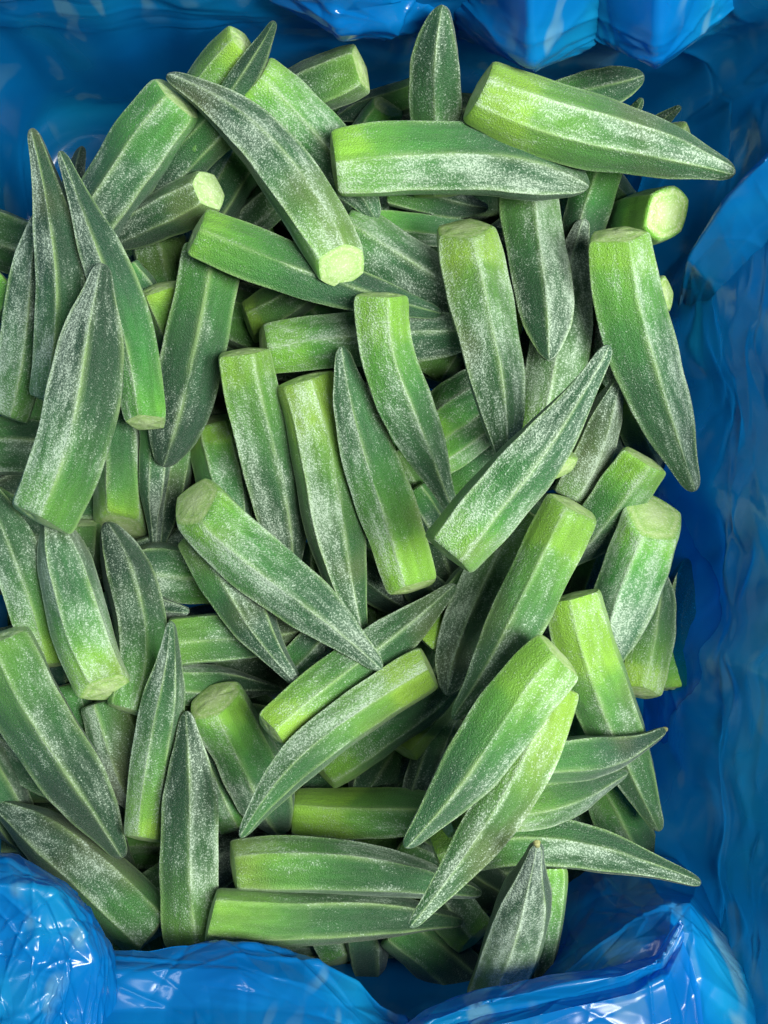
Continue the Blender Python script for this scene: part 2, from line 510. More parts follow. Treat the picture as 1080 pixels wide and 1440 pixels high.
# front right: back sheet rising to a corner, with a sharp diagonal edge
film_patch('bag_fold', [
    [(700, 1340, -6.5), (760, 1270, -6.5), (825, 1220, -6.2), (900, 1195, -6), (990, 1210, -5.5), (1060, 1300, -4.5), (1110, 1390, -4)],
    [(735, 1390, -3.6), (795, 1325, -3.2), (850, 1262, -2.9), (915, 1236, -2.4), (978, 1256, -1.5), (1052, 1345, -1.4), (1110, 1425, -1.4)],
    [(770, 1385, 0.30), (830, 1335, 0.40), (890, 1290, 0.60), (935, 1270, 0.80), (970, 1268, 1.00), (1045, 1360, 0.40), (1110, 1440, 0.40)],
    [(765, 1420, 1.60), (835, 1375, 1.60), (900, 1330, 1.80), (940, 1312, 1.90), (975, 1310, 2.00), (1040, 1385, 1.40), (1110, 1470, 1.20)],
    [(760, 1470, 2.60), (835, 1440, 2.50), (900, 1410, 2.60), (945, 1395, 2.70), (985, 1390, 2.70), (1040, 1440, 2.30), (1110, 1510, 2.00)],
    [(755, 1560, 5.20), (835, 1550, 5.20), (900, 1540, 5.20), (945, 1540, 5.20), (985, 1540, 5.20), (1040, 1550, 5.20), (1110, 1580, 5.20)],
], 130, 180, M_FILM, bag, 61, 20, .0022, .06)

# front right: glossy pleat lying nearest, a rolled tube of film with bright edges
film_patch('bag_fold', [
    [(530, 1500, -1.80), (590, 1450, -1.80), (660, 1420, -1.80), (760, 1400, -1.80), (850, 1395, -1.40), (905, 1375, -0.20), (945, 1310, 1.00)],
    [(535, 1470, 0.80), (595, 1425, 0.80), (665, 1397, 0.80), (765, 1372, 0.80), (860, 1362, 1.00), (915, 1346, 1.60), (950, 1296, 2.20)],
    [(545, 1462, 2.60), (600, 1420, 2.60), (670, 1393, 2.60), (770, 1370, 2.60), (868, 1359, 2.60), (922, 1342, 2.70), (955, 1292, 2.80)],
    [(555, 1475, 3.60), (610, 1434, 3.60), (680, 1410, 3.70), (778, 1388, 3.70), (876, 1372, 3.70), (930, 1350, 3.50), (960, 1300, 3.10)],
    [(560, 1492, 3.30), (618, 1452, 3.30), (690, 1428, 3.20), (785, 1404, 3.20), (882, 1386, 3.20), (935, 1362, 3.10), (962, 1310, 2.90)],
    [(570, 1505, 4.10), (628, 1468, 4.10), (698, 1442, 4.10), (792, 1418, 4.10), (892, 1396, 4.00), (940, 1372, 3.70), (964, 1322, 3.00)],
    [(580, 1540, 4.20), (640, 1510, 4.20), (715, 1490, 4.20), (810, 1470, 4.20), (905, 1450, 4.00), (955, 1425, 3.70), (985, 1390, 3.20)],
    [(590, 1600, 5.40), (650, 1590, 5.40), (730, 1580, 5.40), (825, 1570, 5.40), (915, 1560, 5.20), (965, 1545, 5.00), (1000, 1520, 4.60)],
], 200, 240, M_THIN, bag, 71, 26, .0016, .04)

# right: a loose pleat of the side wall that stands forward of the wall
film_patch('bag_fold', [
    [(940, 520, -8.5), (975, 390, -4), (1035, 300, -1), (1105, 225, 1.5), (1190, 150, 3)],
    [(938, 500, -7.6), (962, 372, -1.6), (1022, 280, 1.2), (1090, 200, 3.2), (1180, 120, 5)],
    [(942, 490, -7.4), (968, 366, -.6), (1028, 276, 2.0), (1098, 200, 4.2), (1190, 122, 6)],
    [(955, 500, -7.2), (1000, 400, -.6), (1060, 325, 1.9), (1130, 260, 3.8), (1220, 190, 5.8)],
    [(968, 540, -6.9), (1025, 460, -2.0), (1090, 400, .6), (1160, 340, 2.8), (1240, 280, 5)],
    [(975, 600, -6.9), (1035, 560, -3.9), (1085, 520, -1.2), (1150, 470, 1.5), (1240, 400, 4)],
    [(980, 660, -7.2), (1035, 640, -4.6), (1080, 620, -1.8), (1140, 590, .8), (1230, 540, 3)],
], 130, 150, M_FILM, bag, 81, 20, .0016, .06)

# right: taut single film over the pod that slipped behind the pleat
film_patch('bag_fold', [
    [(905, 640, -10), (935, 640, -9), (975, 640, -7), (1020, 640, -4.6), (1085, 640, -.8)],
    [(912, 740, -9), (938, 740, -7), (978, 740, -5), (1020, 740, -3.4), (1085, 740, .2)],
    [(915, 830, -9), (938, 830, -5.6), (978, 830, -3.8), (1020, 835, -2.6), (1085, 840, .6)],
    [(912, 900, -9), (936, 905, -5.4), (976, 905, -3.7), (1020, 905, -2.5), (1085, 905, .6)],
    [(908, 980, -9), (934, 985, -6.2), (974, 985, -4.4), (1018, 985, -3.0), (1085, 980, .4)],
    [(900, 1080, -9.6), (932, 1080, -8), (972, 1080, -6), (1018, 1080, -4.0), (1085, 1080, 0)],
    [(900, 1180, -10), (930, 1180, -9.5), (970, 1180, -7.4), (1018, 1180, -5.2), (1085, 1180, -1)],
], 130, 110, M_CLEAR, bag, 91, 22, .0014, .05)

# ------------------------------------------------------------------ okra pods
# profile tables: radius along the pod, cut end first
PROF = {
    'n': ([0, .04, .15, .32, .50, .65, .78, .88, .95, 1.0], [.96, .97, .99, 1.0, .97, .89, .69, .45, .31, .23]),
    'l': ([0, .05, .15, .32, .48, .62, .75, .86, .94, 1.0], [.90, .92, .97, 1.0, .96, .82, .56, .37, .27, .21]),
    's': ([0, .04, .15, .35, .55, .72, .84, .92, .97, 1.0], [.97, .98, .99, 1.0, .99, .93, .76, .52, .36, .26]),
    't': ([0, .06, .20, .40, .55, .68, .80, .90, .96, 1.0], [.72, .76, .90, 1.0, .96, .80, .58, .42, .33, .26]),
}

# each pod: order of the heap (low = deeper), cut end, tip, optional mid point, width, profile, roll,
# tone (yellow-green; own colour, plus shade put in for deep and left pods), frost, lean of the cut, label; optional extra dict
PODS = [
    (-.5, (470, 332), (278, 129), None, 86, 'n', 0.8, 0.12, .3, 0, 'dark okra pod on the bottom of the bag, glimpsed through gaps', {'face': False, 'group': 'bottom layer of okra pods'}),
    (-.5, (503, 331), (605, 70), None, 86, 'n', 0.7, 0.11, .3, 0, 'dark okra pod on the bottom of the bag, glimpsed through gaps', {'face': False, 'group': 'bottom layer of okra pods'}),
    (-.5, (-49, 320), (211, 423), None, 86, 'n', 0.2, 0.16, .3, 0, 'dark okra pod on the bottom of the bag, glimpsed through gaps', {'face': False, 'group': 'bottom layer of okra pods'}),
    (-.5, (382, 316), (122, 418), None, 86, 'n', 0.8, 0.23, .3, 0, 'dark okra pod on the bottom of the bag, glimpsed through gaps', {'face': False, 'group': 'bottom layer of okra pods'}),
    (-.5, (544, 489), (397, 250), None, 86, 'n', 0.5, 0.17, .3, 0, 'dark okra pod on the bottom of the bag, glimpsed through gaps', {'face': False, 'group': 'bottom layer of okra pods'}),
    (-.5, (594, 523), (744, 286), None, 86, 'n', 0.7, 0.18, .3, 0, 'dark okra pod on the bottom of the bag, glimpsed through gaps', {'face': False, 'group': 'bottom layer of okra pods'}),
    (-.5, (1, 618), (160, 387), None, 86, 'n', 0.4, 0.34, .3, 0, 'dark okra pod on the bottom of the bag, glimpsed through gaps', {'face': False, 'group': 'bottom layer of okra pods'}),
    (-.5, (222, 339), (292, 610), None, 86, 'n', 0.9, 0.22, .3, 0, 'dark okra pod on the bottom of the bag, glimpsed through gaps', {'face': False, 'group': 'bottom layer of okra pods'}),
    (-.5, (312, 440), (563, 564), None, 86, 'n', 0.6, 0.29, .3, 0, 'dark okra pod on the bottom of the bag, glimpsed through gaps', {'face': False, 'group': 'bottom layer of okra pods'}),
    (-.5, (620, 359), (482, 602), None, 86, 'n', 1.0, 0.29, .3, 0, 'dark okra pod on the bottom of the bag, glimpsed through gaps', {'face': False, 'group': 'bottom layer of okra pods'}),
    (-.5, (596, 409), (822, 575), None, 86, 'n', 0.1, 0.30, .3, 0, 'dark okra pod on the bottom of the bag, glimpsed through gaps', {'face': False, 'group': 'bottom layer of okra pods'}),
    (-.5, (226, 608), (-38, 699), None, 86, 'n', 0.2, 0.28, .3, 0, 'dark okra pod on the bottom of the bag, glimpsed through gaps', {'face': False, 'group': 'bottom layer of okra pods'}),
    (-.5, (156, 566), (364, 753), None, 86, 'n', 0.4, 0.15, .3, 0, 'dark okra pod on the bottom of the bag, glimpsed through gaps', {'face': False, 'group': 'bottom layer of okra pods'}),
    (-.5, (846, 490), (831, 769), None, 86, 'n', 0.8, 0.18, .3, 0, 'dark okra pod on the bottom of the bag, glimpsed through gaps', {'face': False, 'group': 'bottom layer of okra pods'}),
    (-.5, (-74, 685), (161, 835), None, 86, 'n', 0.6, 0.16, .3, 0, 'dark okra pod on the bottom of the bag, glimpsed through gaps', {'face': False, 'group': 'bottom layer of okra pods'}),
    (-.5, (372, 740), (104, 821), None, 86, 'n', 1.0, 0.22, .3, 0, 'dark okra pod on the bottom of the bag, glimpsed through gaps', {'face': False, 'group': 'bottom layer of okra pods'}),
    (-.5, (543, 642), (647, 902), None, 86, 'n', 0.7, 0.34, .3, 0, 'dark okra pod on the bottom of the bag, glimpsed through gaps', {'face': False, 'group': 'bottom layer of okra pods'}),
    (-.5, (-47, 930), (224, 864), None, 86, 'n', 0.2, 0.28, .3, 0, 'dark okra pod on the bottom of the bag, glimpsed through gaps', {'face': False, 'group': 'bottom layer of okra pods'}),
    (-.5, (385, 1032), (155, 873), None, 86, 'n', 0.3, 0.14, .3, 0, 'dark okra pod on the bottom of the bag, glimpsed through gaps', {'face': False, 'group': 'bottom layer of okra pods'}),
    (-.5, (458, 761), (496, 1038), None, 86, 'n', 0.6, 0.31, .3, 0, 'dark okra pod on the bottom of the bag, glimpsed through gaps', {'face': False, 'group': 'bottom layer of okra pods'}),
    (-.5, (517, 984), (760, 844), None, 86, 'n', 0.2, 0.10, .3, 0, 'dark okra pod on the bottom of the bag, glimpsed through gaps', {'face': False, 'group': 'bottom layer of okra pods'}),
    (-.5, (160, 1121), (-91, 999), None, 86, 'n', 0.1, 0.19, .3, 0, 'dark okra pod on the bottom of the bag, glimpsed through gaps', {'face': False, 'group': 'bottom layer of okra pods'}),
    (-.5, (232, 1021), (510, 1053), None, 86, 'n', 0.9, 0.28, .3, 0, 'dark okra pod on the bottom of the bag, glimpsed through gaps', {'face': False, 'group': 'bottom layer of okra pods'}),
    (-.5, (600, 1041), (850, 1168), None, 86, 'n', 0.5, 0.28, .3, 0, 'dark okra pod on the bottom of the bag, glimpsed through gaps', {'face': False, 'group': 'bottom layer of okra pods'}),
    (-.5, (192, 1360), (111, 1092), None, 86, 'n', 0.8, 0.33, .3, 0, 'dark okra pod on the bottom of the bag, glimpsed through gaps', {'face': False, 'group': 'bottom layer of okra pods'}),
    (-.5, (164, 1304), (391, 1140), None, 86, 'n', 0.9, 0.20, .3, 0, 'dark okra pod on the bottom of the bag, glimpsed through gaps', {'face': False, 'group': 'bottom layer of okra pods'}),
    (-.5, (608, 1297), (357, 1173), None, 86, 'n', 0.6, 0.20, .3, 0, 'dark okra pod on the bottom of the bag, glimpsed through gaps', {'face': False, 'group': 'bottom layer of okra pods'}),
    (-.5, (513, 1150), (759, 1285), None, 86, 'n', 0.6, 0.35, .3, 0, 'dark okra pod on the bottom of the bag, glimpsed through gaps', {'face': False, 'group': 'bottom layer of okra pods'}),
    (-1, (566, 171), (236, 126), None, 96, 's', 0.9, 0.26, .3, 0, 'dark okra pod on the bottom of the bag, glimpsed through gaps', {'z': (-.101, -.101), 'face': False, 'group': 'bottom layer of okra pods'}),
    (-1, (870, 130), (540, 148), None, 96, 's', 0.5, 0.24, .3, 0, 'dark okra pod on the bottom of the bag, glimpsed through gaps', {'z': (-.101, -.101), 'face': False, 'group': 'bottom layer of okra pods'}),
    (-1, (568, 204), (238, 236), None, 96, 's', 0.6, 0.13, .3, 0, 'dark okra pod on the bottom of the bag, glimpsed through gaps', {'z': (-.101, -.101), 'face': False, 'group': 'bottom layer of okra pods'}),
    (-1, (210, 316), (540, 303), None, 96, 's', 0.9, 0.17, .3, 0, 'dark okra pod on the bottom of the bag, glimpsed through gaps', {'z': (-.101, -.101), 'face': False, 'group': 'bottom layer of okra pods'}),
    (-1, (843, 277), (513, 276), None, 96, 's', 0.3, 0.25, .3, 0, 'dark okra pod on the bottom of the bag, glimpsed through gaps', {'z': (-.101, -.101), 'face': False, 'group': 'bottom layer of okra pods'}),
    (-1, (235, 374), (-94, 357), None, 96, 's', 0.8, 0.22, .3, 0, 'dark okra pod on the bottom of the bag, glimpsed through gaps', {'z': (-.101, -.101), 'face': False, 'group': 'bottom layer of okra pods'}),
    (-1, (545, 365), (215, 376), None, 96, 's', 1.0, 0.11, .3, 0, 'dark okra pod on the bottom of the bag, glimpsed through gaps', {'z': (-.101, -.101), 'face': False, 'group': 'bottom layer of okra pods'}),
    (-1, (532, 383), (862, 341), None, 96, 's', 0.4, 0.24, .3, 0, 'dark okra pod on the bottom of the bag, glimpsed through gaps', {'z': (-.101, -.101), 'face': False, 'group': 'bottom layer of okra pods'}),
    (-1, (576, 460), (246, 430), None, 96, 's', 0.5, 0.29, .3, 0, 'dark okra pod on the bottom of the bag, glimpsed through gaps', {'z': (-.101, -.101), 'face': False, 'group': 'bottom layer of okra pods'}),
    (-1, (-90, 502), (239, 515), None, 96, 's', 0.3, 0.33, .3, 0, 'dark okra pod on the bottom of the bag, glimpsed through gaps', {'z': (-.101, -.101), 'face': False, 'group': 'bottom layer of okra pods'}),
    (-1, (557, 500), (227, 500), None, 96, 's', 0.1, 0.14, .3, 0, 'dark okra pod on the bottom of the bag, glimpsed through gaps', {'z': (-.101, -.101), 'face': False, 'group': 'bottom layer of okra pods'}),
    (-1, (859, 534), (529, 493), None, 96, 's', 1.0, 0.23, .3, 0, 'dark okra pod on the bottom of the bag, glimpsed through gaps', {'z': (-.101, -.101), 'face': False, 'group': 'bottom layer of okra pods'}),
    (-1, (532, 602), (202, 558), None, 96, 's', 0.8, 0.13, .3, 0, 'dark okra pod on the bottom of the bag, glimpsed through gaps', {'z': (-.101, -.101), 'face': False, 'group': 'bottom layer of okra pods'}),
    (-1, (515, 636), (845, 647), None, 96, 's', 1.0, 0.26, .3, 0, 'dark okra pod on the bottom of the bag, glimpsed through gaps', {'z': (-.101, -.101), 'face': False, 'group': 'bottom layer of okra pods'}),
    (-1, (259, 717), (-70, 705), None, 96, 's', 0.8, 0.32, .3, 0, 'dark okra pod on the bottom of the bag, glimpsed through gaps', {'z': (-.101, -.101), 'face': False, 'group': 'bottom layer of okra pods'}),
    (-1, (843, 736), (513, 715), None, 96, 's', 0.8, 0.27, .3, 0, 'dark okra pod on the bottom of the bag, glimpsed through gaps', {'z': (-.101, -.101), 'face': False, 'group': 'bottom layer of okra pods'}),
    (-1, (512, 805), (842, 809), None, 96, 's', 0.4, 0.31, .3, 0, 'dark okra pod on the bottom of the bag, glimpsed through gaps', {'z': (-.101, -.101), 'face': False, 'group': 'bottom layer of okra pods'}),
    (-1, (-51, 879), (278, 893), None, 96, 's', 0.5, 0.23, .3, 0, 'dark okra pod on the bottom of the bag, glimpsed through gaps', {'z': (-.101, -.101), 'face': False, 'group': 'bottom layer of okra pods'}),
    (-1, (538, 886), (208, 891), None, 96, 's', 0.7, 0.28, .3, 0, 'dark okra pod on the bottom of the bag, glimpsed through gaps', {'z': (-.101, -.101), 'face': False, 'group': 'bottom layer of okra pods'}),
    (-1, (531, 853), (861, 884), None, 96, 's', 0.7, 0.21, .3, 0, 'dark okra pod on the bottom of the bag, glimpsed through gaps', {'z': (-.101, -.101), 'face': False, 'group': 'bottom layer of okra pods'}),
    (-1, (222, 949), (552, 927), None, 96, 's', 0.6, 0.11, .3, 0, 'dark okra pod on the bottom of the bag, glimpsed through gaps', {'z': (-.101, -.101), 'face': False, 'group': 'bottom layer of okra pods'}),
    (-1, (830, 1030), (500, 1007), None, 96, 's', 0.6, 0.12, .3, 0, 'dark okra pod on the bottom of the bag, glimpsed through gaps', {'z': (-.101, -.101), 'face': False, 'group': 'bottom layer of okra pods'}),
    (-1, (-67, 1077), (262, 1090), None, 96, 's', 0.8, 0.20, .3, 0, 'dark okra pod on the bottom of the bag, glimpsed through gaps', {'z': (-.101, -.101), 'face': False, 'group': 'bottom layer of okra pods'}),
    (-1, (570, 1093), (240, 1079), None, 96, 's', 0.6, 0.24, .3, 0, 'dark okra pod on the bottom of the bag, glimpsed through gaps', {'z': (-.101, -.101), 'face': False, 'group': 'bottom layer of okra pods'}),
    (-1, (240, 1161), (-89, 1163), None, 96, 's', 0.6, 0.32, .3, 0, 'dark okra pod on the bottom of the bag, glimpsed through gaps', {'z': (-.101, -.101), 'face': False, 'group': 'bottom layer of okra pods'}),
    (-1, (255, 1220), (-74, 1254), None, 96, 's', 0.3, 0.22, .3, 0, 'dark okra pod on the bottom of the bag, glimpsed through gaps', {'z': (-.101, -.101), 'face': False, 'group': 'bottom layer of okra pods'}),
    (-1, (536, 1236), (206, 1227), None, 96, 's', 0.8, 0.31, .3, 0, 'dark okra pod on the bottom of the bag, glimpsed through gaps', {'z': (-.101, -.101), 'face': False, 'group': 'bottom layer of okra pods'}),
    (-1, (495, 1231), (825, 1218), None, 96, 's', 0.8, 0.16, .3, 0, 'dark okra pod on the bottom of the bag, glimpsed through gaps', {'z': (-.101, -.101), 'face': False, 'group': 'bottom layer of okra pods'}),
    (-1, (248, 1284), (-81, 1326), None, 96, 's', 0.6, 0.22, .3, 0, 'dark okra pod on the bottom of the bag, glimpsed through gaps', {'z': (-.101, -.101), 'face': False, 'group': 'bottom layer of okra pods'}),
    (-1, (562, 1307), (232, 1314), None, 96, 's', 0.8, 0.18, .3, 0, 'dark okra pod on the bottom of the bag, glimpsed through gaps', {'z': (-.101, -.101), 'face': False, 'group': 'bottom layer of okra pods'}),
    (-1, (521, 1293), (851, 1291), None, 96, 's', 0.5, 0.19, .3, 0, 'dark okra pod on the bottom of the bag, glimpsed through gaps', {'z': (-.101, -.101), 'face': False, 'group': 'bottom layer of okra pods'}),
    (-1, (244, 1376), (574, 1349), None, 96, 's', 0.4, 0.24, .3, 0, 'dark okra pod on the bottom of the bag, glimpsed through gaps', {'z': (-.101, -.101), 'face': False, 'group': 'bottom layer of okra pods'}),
    (-1, (530, 1380), (860, 1373), None, 96, 's', 0.4, 0.20, .3, 0, 'dark okra pod on the bottom of the bag, glimpsed through gaps', {'z': (-.101, -.101), 'face': False, 'group': 'bottom layer of okra pods'}),
    # ---- deep in the heap, seen only in the gaps
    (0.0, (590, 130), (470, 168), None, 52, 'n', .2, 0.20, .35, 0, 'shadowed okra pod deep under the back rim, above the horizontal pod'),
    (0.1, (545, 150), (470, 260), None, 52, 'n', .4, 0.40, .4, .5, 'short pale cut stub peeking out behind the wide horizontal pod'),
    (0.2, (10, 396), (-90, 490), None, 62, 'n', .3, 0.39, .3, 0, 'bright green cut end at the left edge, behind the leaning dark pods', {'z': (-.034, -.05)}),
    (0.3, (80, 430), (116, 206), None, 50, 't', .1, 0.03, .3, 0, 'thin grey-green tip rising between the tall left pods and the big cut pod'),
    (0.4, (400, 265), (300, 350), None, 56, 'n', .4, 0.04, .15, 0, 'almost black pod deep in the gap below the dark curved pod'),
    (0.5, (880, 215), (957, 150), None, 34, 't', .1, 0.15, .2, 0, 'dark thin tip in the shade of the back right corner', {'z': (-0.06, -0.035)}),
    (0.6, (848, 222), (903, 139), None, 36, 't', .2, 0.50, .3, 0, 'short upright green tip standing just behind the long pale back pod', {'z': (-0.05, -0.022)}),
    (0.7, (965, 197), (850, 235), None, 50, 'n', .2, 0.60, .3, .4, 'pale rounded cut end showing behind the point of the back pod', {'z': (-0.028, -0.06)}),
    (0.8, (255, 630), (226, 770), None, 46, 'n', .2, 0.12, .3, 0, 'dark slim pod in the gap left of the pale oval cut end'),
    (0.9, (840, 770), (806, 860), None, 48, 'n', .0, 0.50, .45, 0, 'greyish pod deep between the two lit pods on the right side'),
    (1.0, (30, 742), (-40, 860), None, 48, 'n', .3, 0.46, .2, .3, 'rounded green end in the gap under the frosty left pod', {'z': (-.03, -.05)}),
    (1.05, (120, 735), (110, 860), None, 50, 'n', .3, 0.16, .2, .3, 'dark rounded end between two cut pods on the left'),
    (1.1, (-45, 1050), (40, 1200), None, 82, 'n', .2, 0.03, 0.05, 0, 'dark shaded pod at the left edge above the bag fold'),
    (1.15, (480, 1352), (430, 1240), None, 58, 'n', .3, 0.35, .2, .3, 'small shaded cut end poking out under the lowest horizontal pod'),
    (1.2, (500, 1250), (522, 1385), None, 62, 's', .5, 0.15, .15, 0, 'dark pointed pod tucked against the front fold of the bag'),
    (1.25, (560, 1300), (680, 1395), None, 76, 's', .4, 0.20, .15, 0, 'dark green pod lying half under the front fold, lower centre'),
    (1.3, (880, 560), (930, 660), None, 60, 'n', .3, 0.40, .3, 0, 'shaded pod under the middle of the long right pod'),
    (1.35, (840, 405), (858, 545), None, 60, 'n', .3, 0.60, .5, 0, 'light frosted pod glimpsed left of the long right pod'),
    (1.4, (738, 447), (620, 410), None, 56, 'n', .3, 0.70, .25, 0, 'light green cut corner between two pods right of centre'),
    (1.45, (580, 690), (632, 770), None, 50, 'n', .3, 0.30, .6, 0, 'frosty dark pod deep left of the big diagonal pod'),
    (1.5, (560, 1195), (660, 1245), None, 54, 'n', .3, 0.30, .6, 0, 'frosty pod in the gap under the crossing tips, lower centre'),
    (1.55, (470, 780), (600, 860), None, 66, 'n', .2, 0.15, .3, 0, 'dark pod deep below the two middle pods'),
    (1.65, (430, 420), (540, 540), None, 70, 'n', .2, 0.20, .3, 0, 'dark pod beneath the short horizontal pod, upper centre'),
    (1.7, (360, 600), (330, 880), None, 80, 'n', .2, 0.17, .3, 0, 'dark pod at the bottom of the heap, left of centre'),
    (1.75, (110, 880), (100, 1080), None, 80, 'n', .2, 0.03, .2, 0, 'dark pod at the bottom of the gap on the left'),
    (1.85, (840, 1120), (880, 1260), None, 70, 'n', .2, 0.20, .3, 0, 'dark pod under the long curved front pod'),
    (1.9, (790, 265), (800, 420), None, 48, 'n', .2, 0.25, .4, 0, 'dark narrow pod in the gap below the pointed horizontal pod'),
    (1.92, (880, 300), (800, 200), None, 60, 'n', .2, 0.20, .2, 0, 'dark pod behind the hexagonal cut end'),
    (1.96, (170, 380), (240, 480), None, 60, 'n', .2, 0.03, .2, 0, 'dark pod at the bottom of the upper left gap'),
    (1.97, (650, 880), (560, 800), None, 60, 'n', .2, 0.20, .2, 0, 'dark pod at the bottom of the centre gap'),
    # ---- lower layers
    (2.0, (-75, 620), (150, 640), None, 84, 'n', -.1, 0.20, .45, 0, 'dark horizontal pod at the left edge under the frosty leaning pod'),
    (2.02, (10, 585), (52, 300), (36, 435), 64, 'n', .3, 0.13, .45, 0, 'leftmost tall pod, dark above and bright green at its foot'),
    (2.05, (340, 58), (210, 225), None, 58, 'n', .1, 0.59, .4, .5, 'lit pale cut end sticking up near the back rim, left', {'z': (0.004, -0.035)}),
    (2.1, (360, 190), (265, 350), None, 74, 'n', .3, 0.34, .25, 0, 'olive green pod under the dark curved pod, upper left'),
    (2.15, (322, 165), (180, 310), None, 66, 'n', .3, 0.11, .3, 0, 'dark pod squeezed below the big cut pod, upper left'),
    (2.2, (508, 97), (360, 155), None, 76, 'n', .3, 0.40, .35, .3, 'dark green pod with a squared cut end near the back rim', {'z': (-0.012, -0.03)}),
    (2.25, (760, 152), (906, 106), None, 58, 's', .1, 0.35, .6, 0, 'leaf-shaped frosty tip under the bright bag lobes', {'z': (-0.03, -0.018)}),
    (2.3, (855, 212), (800, 400), None, 64, 'n', .2, 0.45, .5, 0, 'grey-green pod going down behind the tip of the horizontal pod'),
    (2.35, (938, 298), (862, 314), None, 82, 's', .0, 0.95, .3, .5, 'pod ending in a bright hexagonal cut face by the right wall', {'z': (-.012, -.062), 'ribs': 6, 'seeds': .05}),
    (2.4, (936, 412), (810, 450), None, 54, 'n', .3, 0.90, .35, .6, 'whitish cut end peeking out right of the long right pod', {'z': (-0.018, -0.05)}),
    (2.45, (517, 317), (710, 326), None, 46, 'n', .3, 0.40, .5, 0, 'thin dark horizontal pod two below the wide one'),
    (2.5, (222, 405), (290, 560), None, 62, 'n', .3, 0.55, .3, .3, 'small light cut end left of the frosty downward tip'),
    (2.55, (348, 455), (475, 385), None, 62, 'n', -.1, 0.75, .45, .2, 'pale slanted cut end under the long slanting pod'),
    (2.6, (300, 810), (170, 800), None, 84, 's', -.1, 0.41, .35, 0, 'short horizontal green pod in the left gap, cut end to the right'),
    (2.65, (140, 848), (265, 860), None, 44, 't', .2, 0.25, .5, 0, 'little frosty tip pointing right, left of centre'),
    (2.7, (240, 902), (445, 880), None, 72, 'n', .0, 0.41, .3, 0, 'horizontal green pod with a sharp pale ridge, left of centre'),
    (2.72, (225, 962), (394, 970), None, 56, 'l', .2, 0.15, .5, 0, 'dark frosty tip lying under the ridged horizontal pod'),
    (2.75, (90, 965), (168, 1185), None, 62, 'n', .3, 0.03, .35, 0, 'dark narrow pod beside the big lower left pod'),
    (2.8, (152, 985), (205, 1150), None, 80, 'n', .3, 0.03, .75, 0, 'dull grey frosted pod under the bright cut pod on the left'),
    (2.85, (630, 700), (745, 590), None, 56, 'n', .2, 0.30, .5, 0, 'third and darkest of the stacked pods right of centre'),
    (2.88, (600, 655), (740, 560), None, 54, 'n', .2, 0.70, .25, 0, 'second of the bright pods stacked right of centre'),
    (2.9, (600, 598), (730, 505), None, 66, 'n', .0, 0.70, .3, 0, 'uppermost of the bright pods stacked right of centre'),
    (2.92, (600, 905), (700, 770), None, 68, 'n', .3, 0.60, .25, 0, 'green pod below the slim tip in the centre'),
    (2.94, (400, 945), (480, 860), None, 50, 'n', .2, 0.25, .6, 0, 'small dark frosty pod between two crossing tips'),
    (4.43, (566, 1056), (650, 955), None, 54, 'n', .3, 0.95, .15, .3, 'bright yellow-green cut corner in the lower centre'),
    (2.96, (570, 1030), (500, 1130), None, 70, 's', -.1, 0.50, .35, 0, 'green pod in the gap above the short bright pod'),
    (5.05, (625, 1155), (725, 1082), None, 54, 'n', .3, 0.95, .3, .4, 'pale yellow cut corner between two crossing pods, lower right'),
    (2.98, (672, 1318), (590, 1225), None, 70, 'n', .0, 0.45, .2, .2, 'olive green cut end with a pale ridge, lower right'),
    (2.99, (775, 1222), (752, 1400), None, 50, 's', .4, 0.55, .15, 0, 'flat green pod beside the pointed front pod', {'z': (-0.012, -0.03)}),
    (3.0, (845, 1085), (915, 1230), None, 80, 's', .3, 0.50, .5, 0, 'broad frosty pod under the slanting right tip'),
    (3.02, (898, 974), (926, 800), None, 66, 's', .0, 0.75, .3, .3, 'bright ridged cut end below the right pod with the pale face'),
    (3.05, (800, 700), (872, 530), None, 62, 'n', .2, 0.30, .55, 0, 'grey pod running beside the tip of the big diagonal pod'),
    (3.08, (794, 658), (735, 590), None, 50, 'n', .3, 0.95, .2, .2, 'bright green cut corner under the big diagonal pod'),
    (3.1, (294, 268), (145, 350), None, 66, 'n', .3, 0.07, .35, .9, 'dark pod with a round pale cut face and small holes, upper left', {'seeds': .3, 'z': (-.012, -.040)}),
    (3.15, (545, 265), (686, 292), None, 48, 'n', .2, 0.30, .5, 0, 'thin dark tip under the belly of the wide horizontal pod'),
    (3.2, (475, 322), (690, 445), None, 88, 's', -.1, 0.25, .6, 0, 'broad dark frosty pod behind the cut end of the curved pod'),
    (3.25, (620, 275), (622, 8), (615, 140), 76, 's', -.3, 0.45, .6, 0, 'upright frosty pod with a slanted point at the back rim', {'z': (-.03, .026)}),
    (3.3, (355, 112), (530, 308), (455, 205), 86, 'n', .0, 0.60, .4, .2, 'green pod with a cut end behind the dark curved pod'),
    (3.35, (250, 138), (85, 372), None, 88, 's', .0, 0.19, .45, .3, 'big pod with a wide cut end against the back left wall'),
    (3.4, (275, 215), (386, 30), (342, 112), 44, 't', .1, 0.22, .4, 0, 'thin dark tip pointing to the back rim, left of centre', {'z': (-0.012, 0.016)}),
    (3.45, (173, 742), (165, 500), None, 80, 'n', -.3, 0.47, .45, .55, 'green pod with a pale lower cut face, left side'),
    (3.5, (215, 575), (217, 767), None, 42, 'l', .2, 0.20, .4, 0, 'slim dark tip hanging beside the left cut face'),
    (3.55, (297, 590), (338, 770), None, 76, 'n', .3, 0.75, .55, .2, 'light yellowish frosted pod behind the pale oval cut end'),
    (3.6, (75, 935), (-45, 650), (25, 790), 78, 'n', .25, 0.51, .35, .1, 'green pod at the left edge beside the brightest cut pod'),
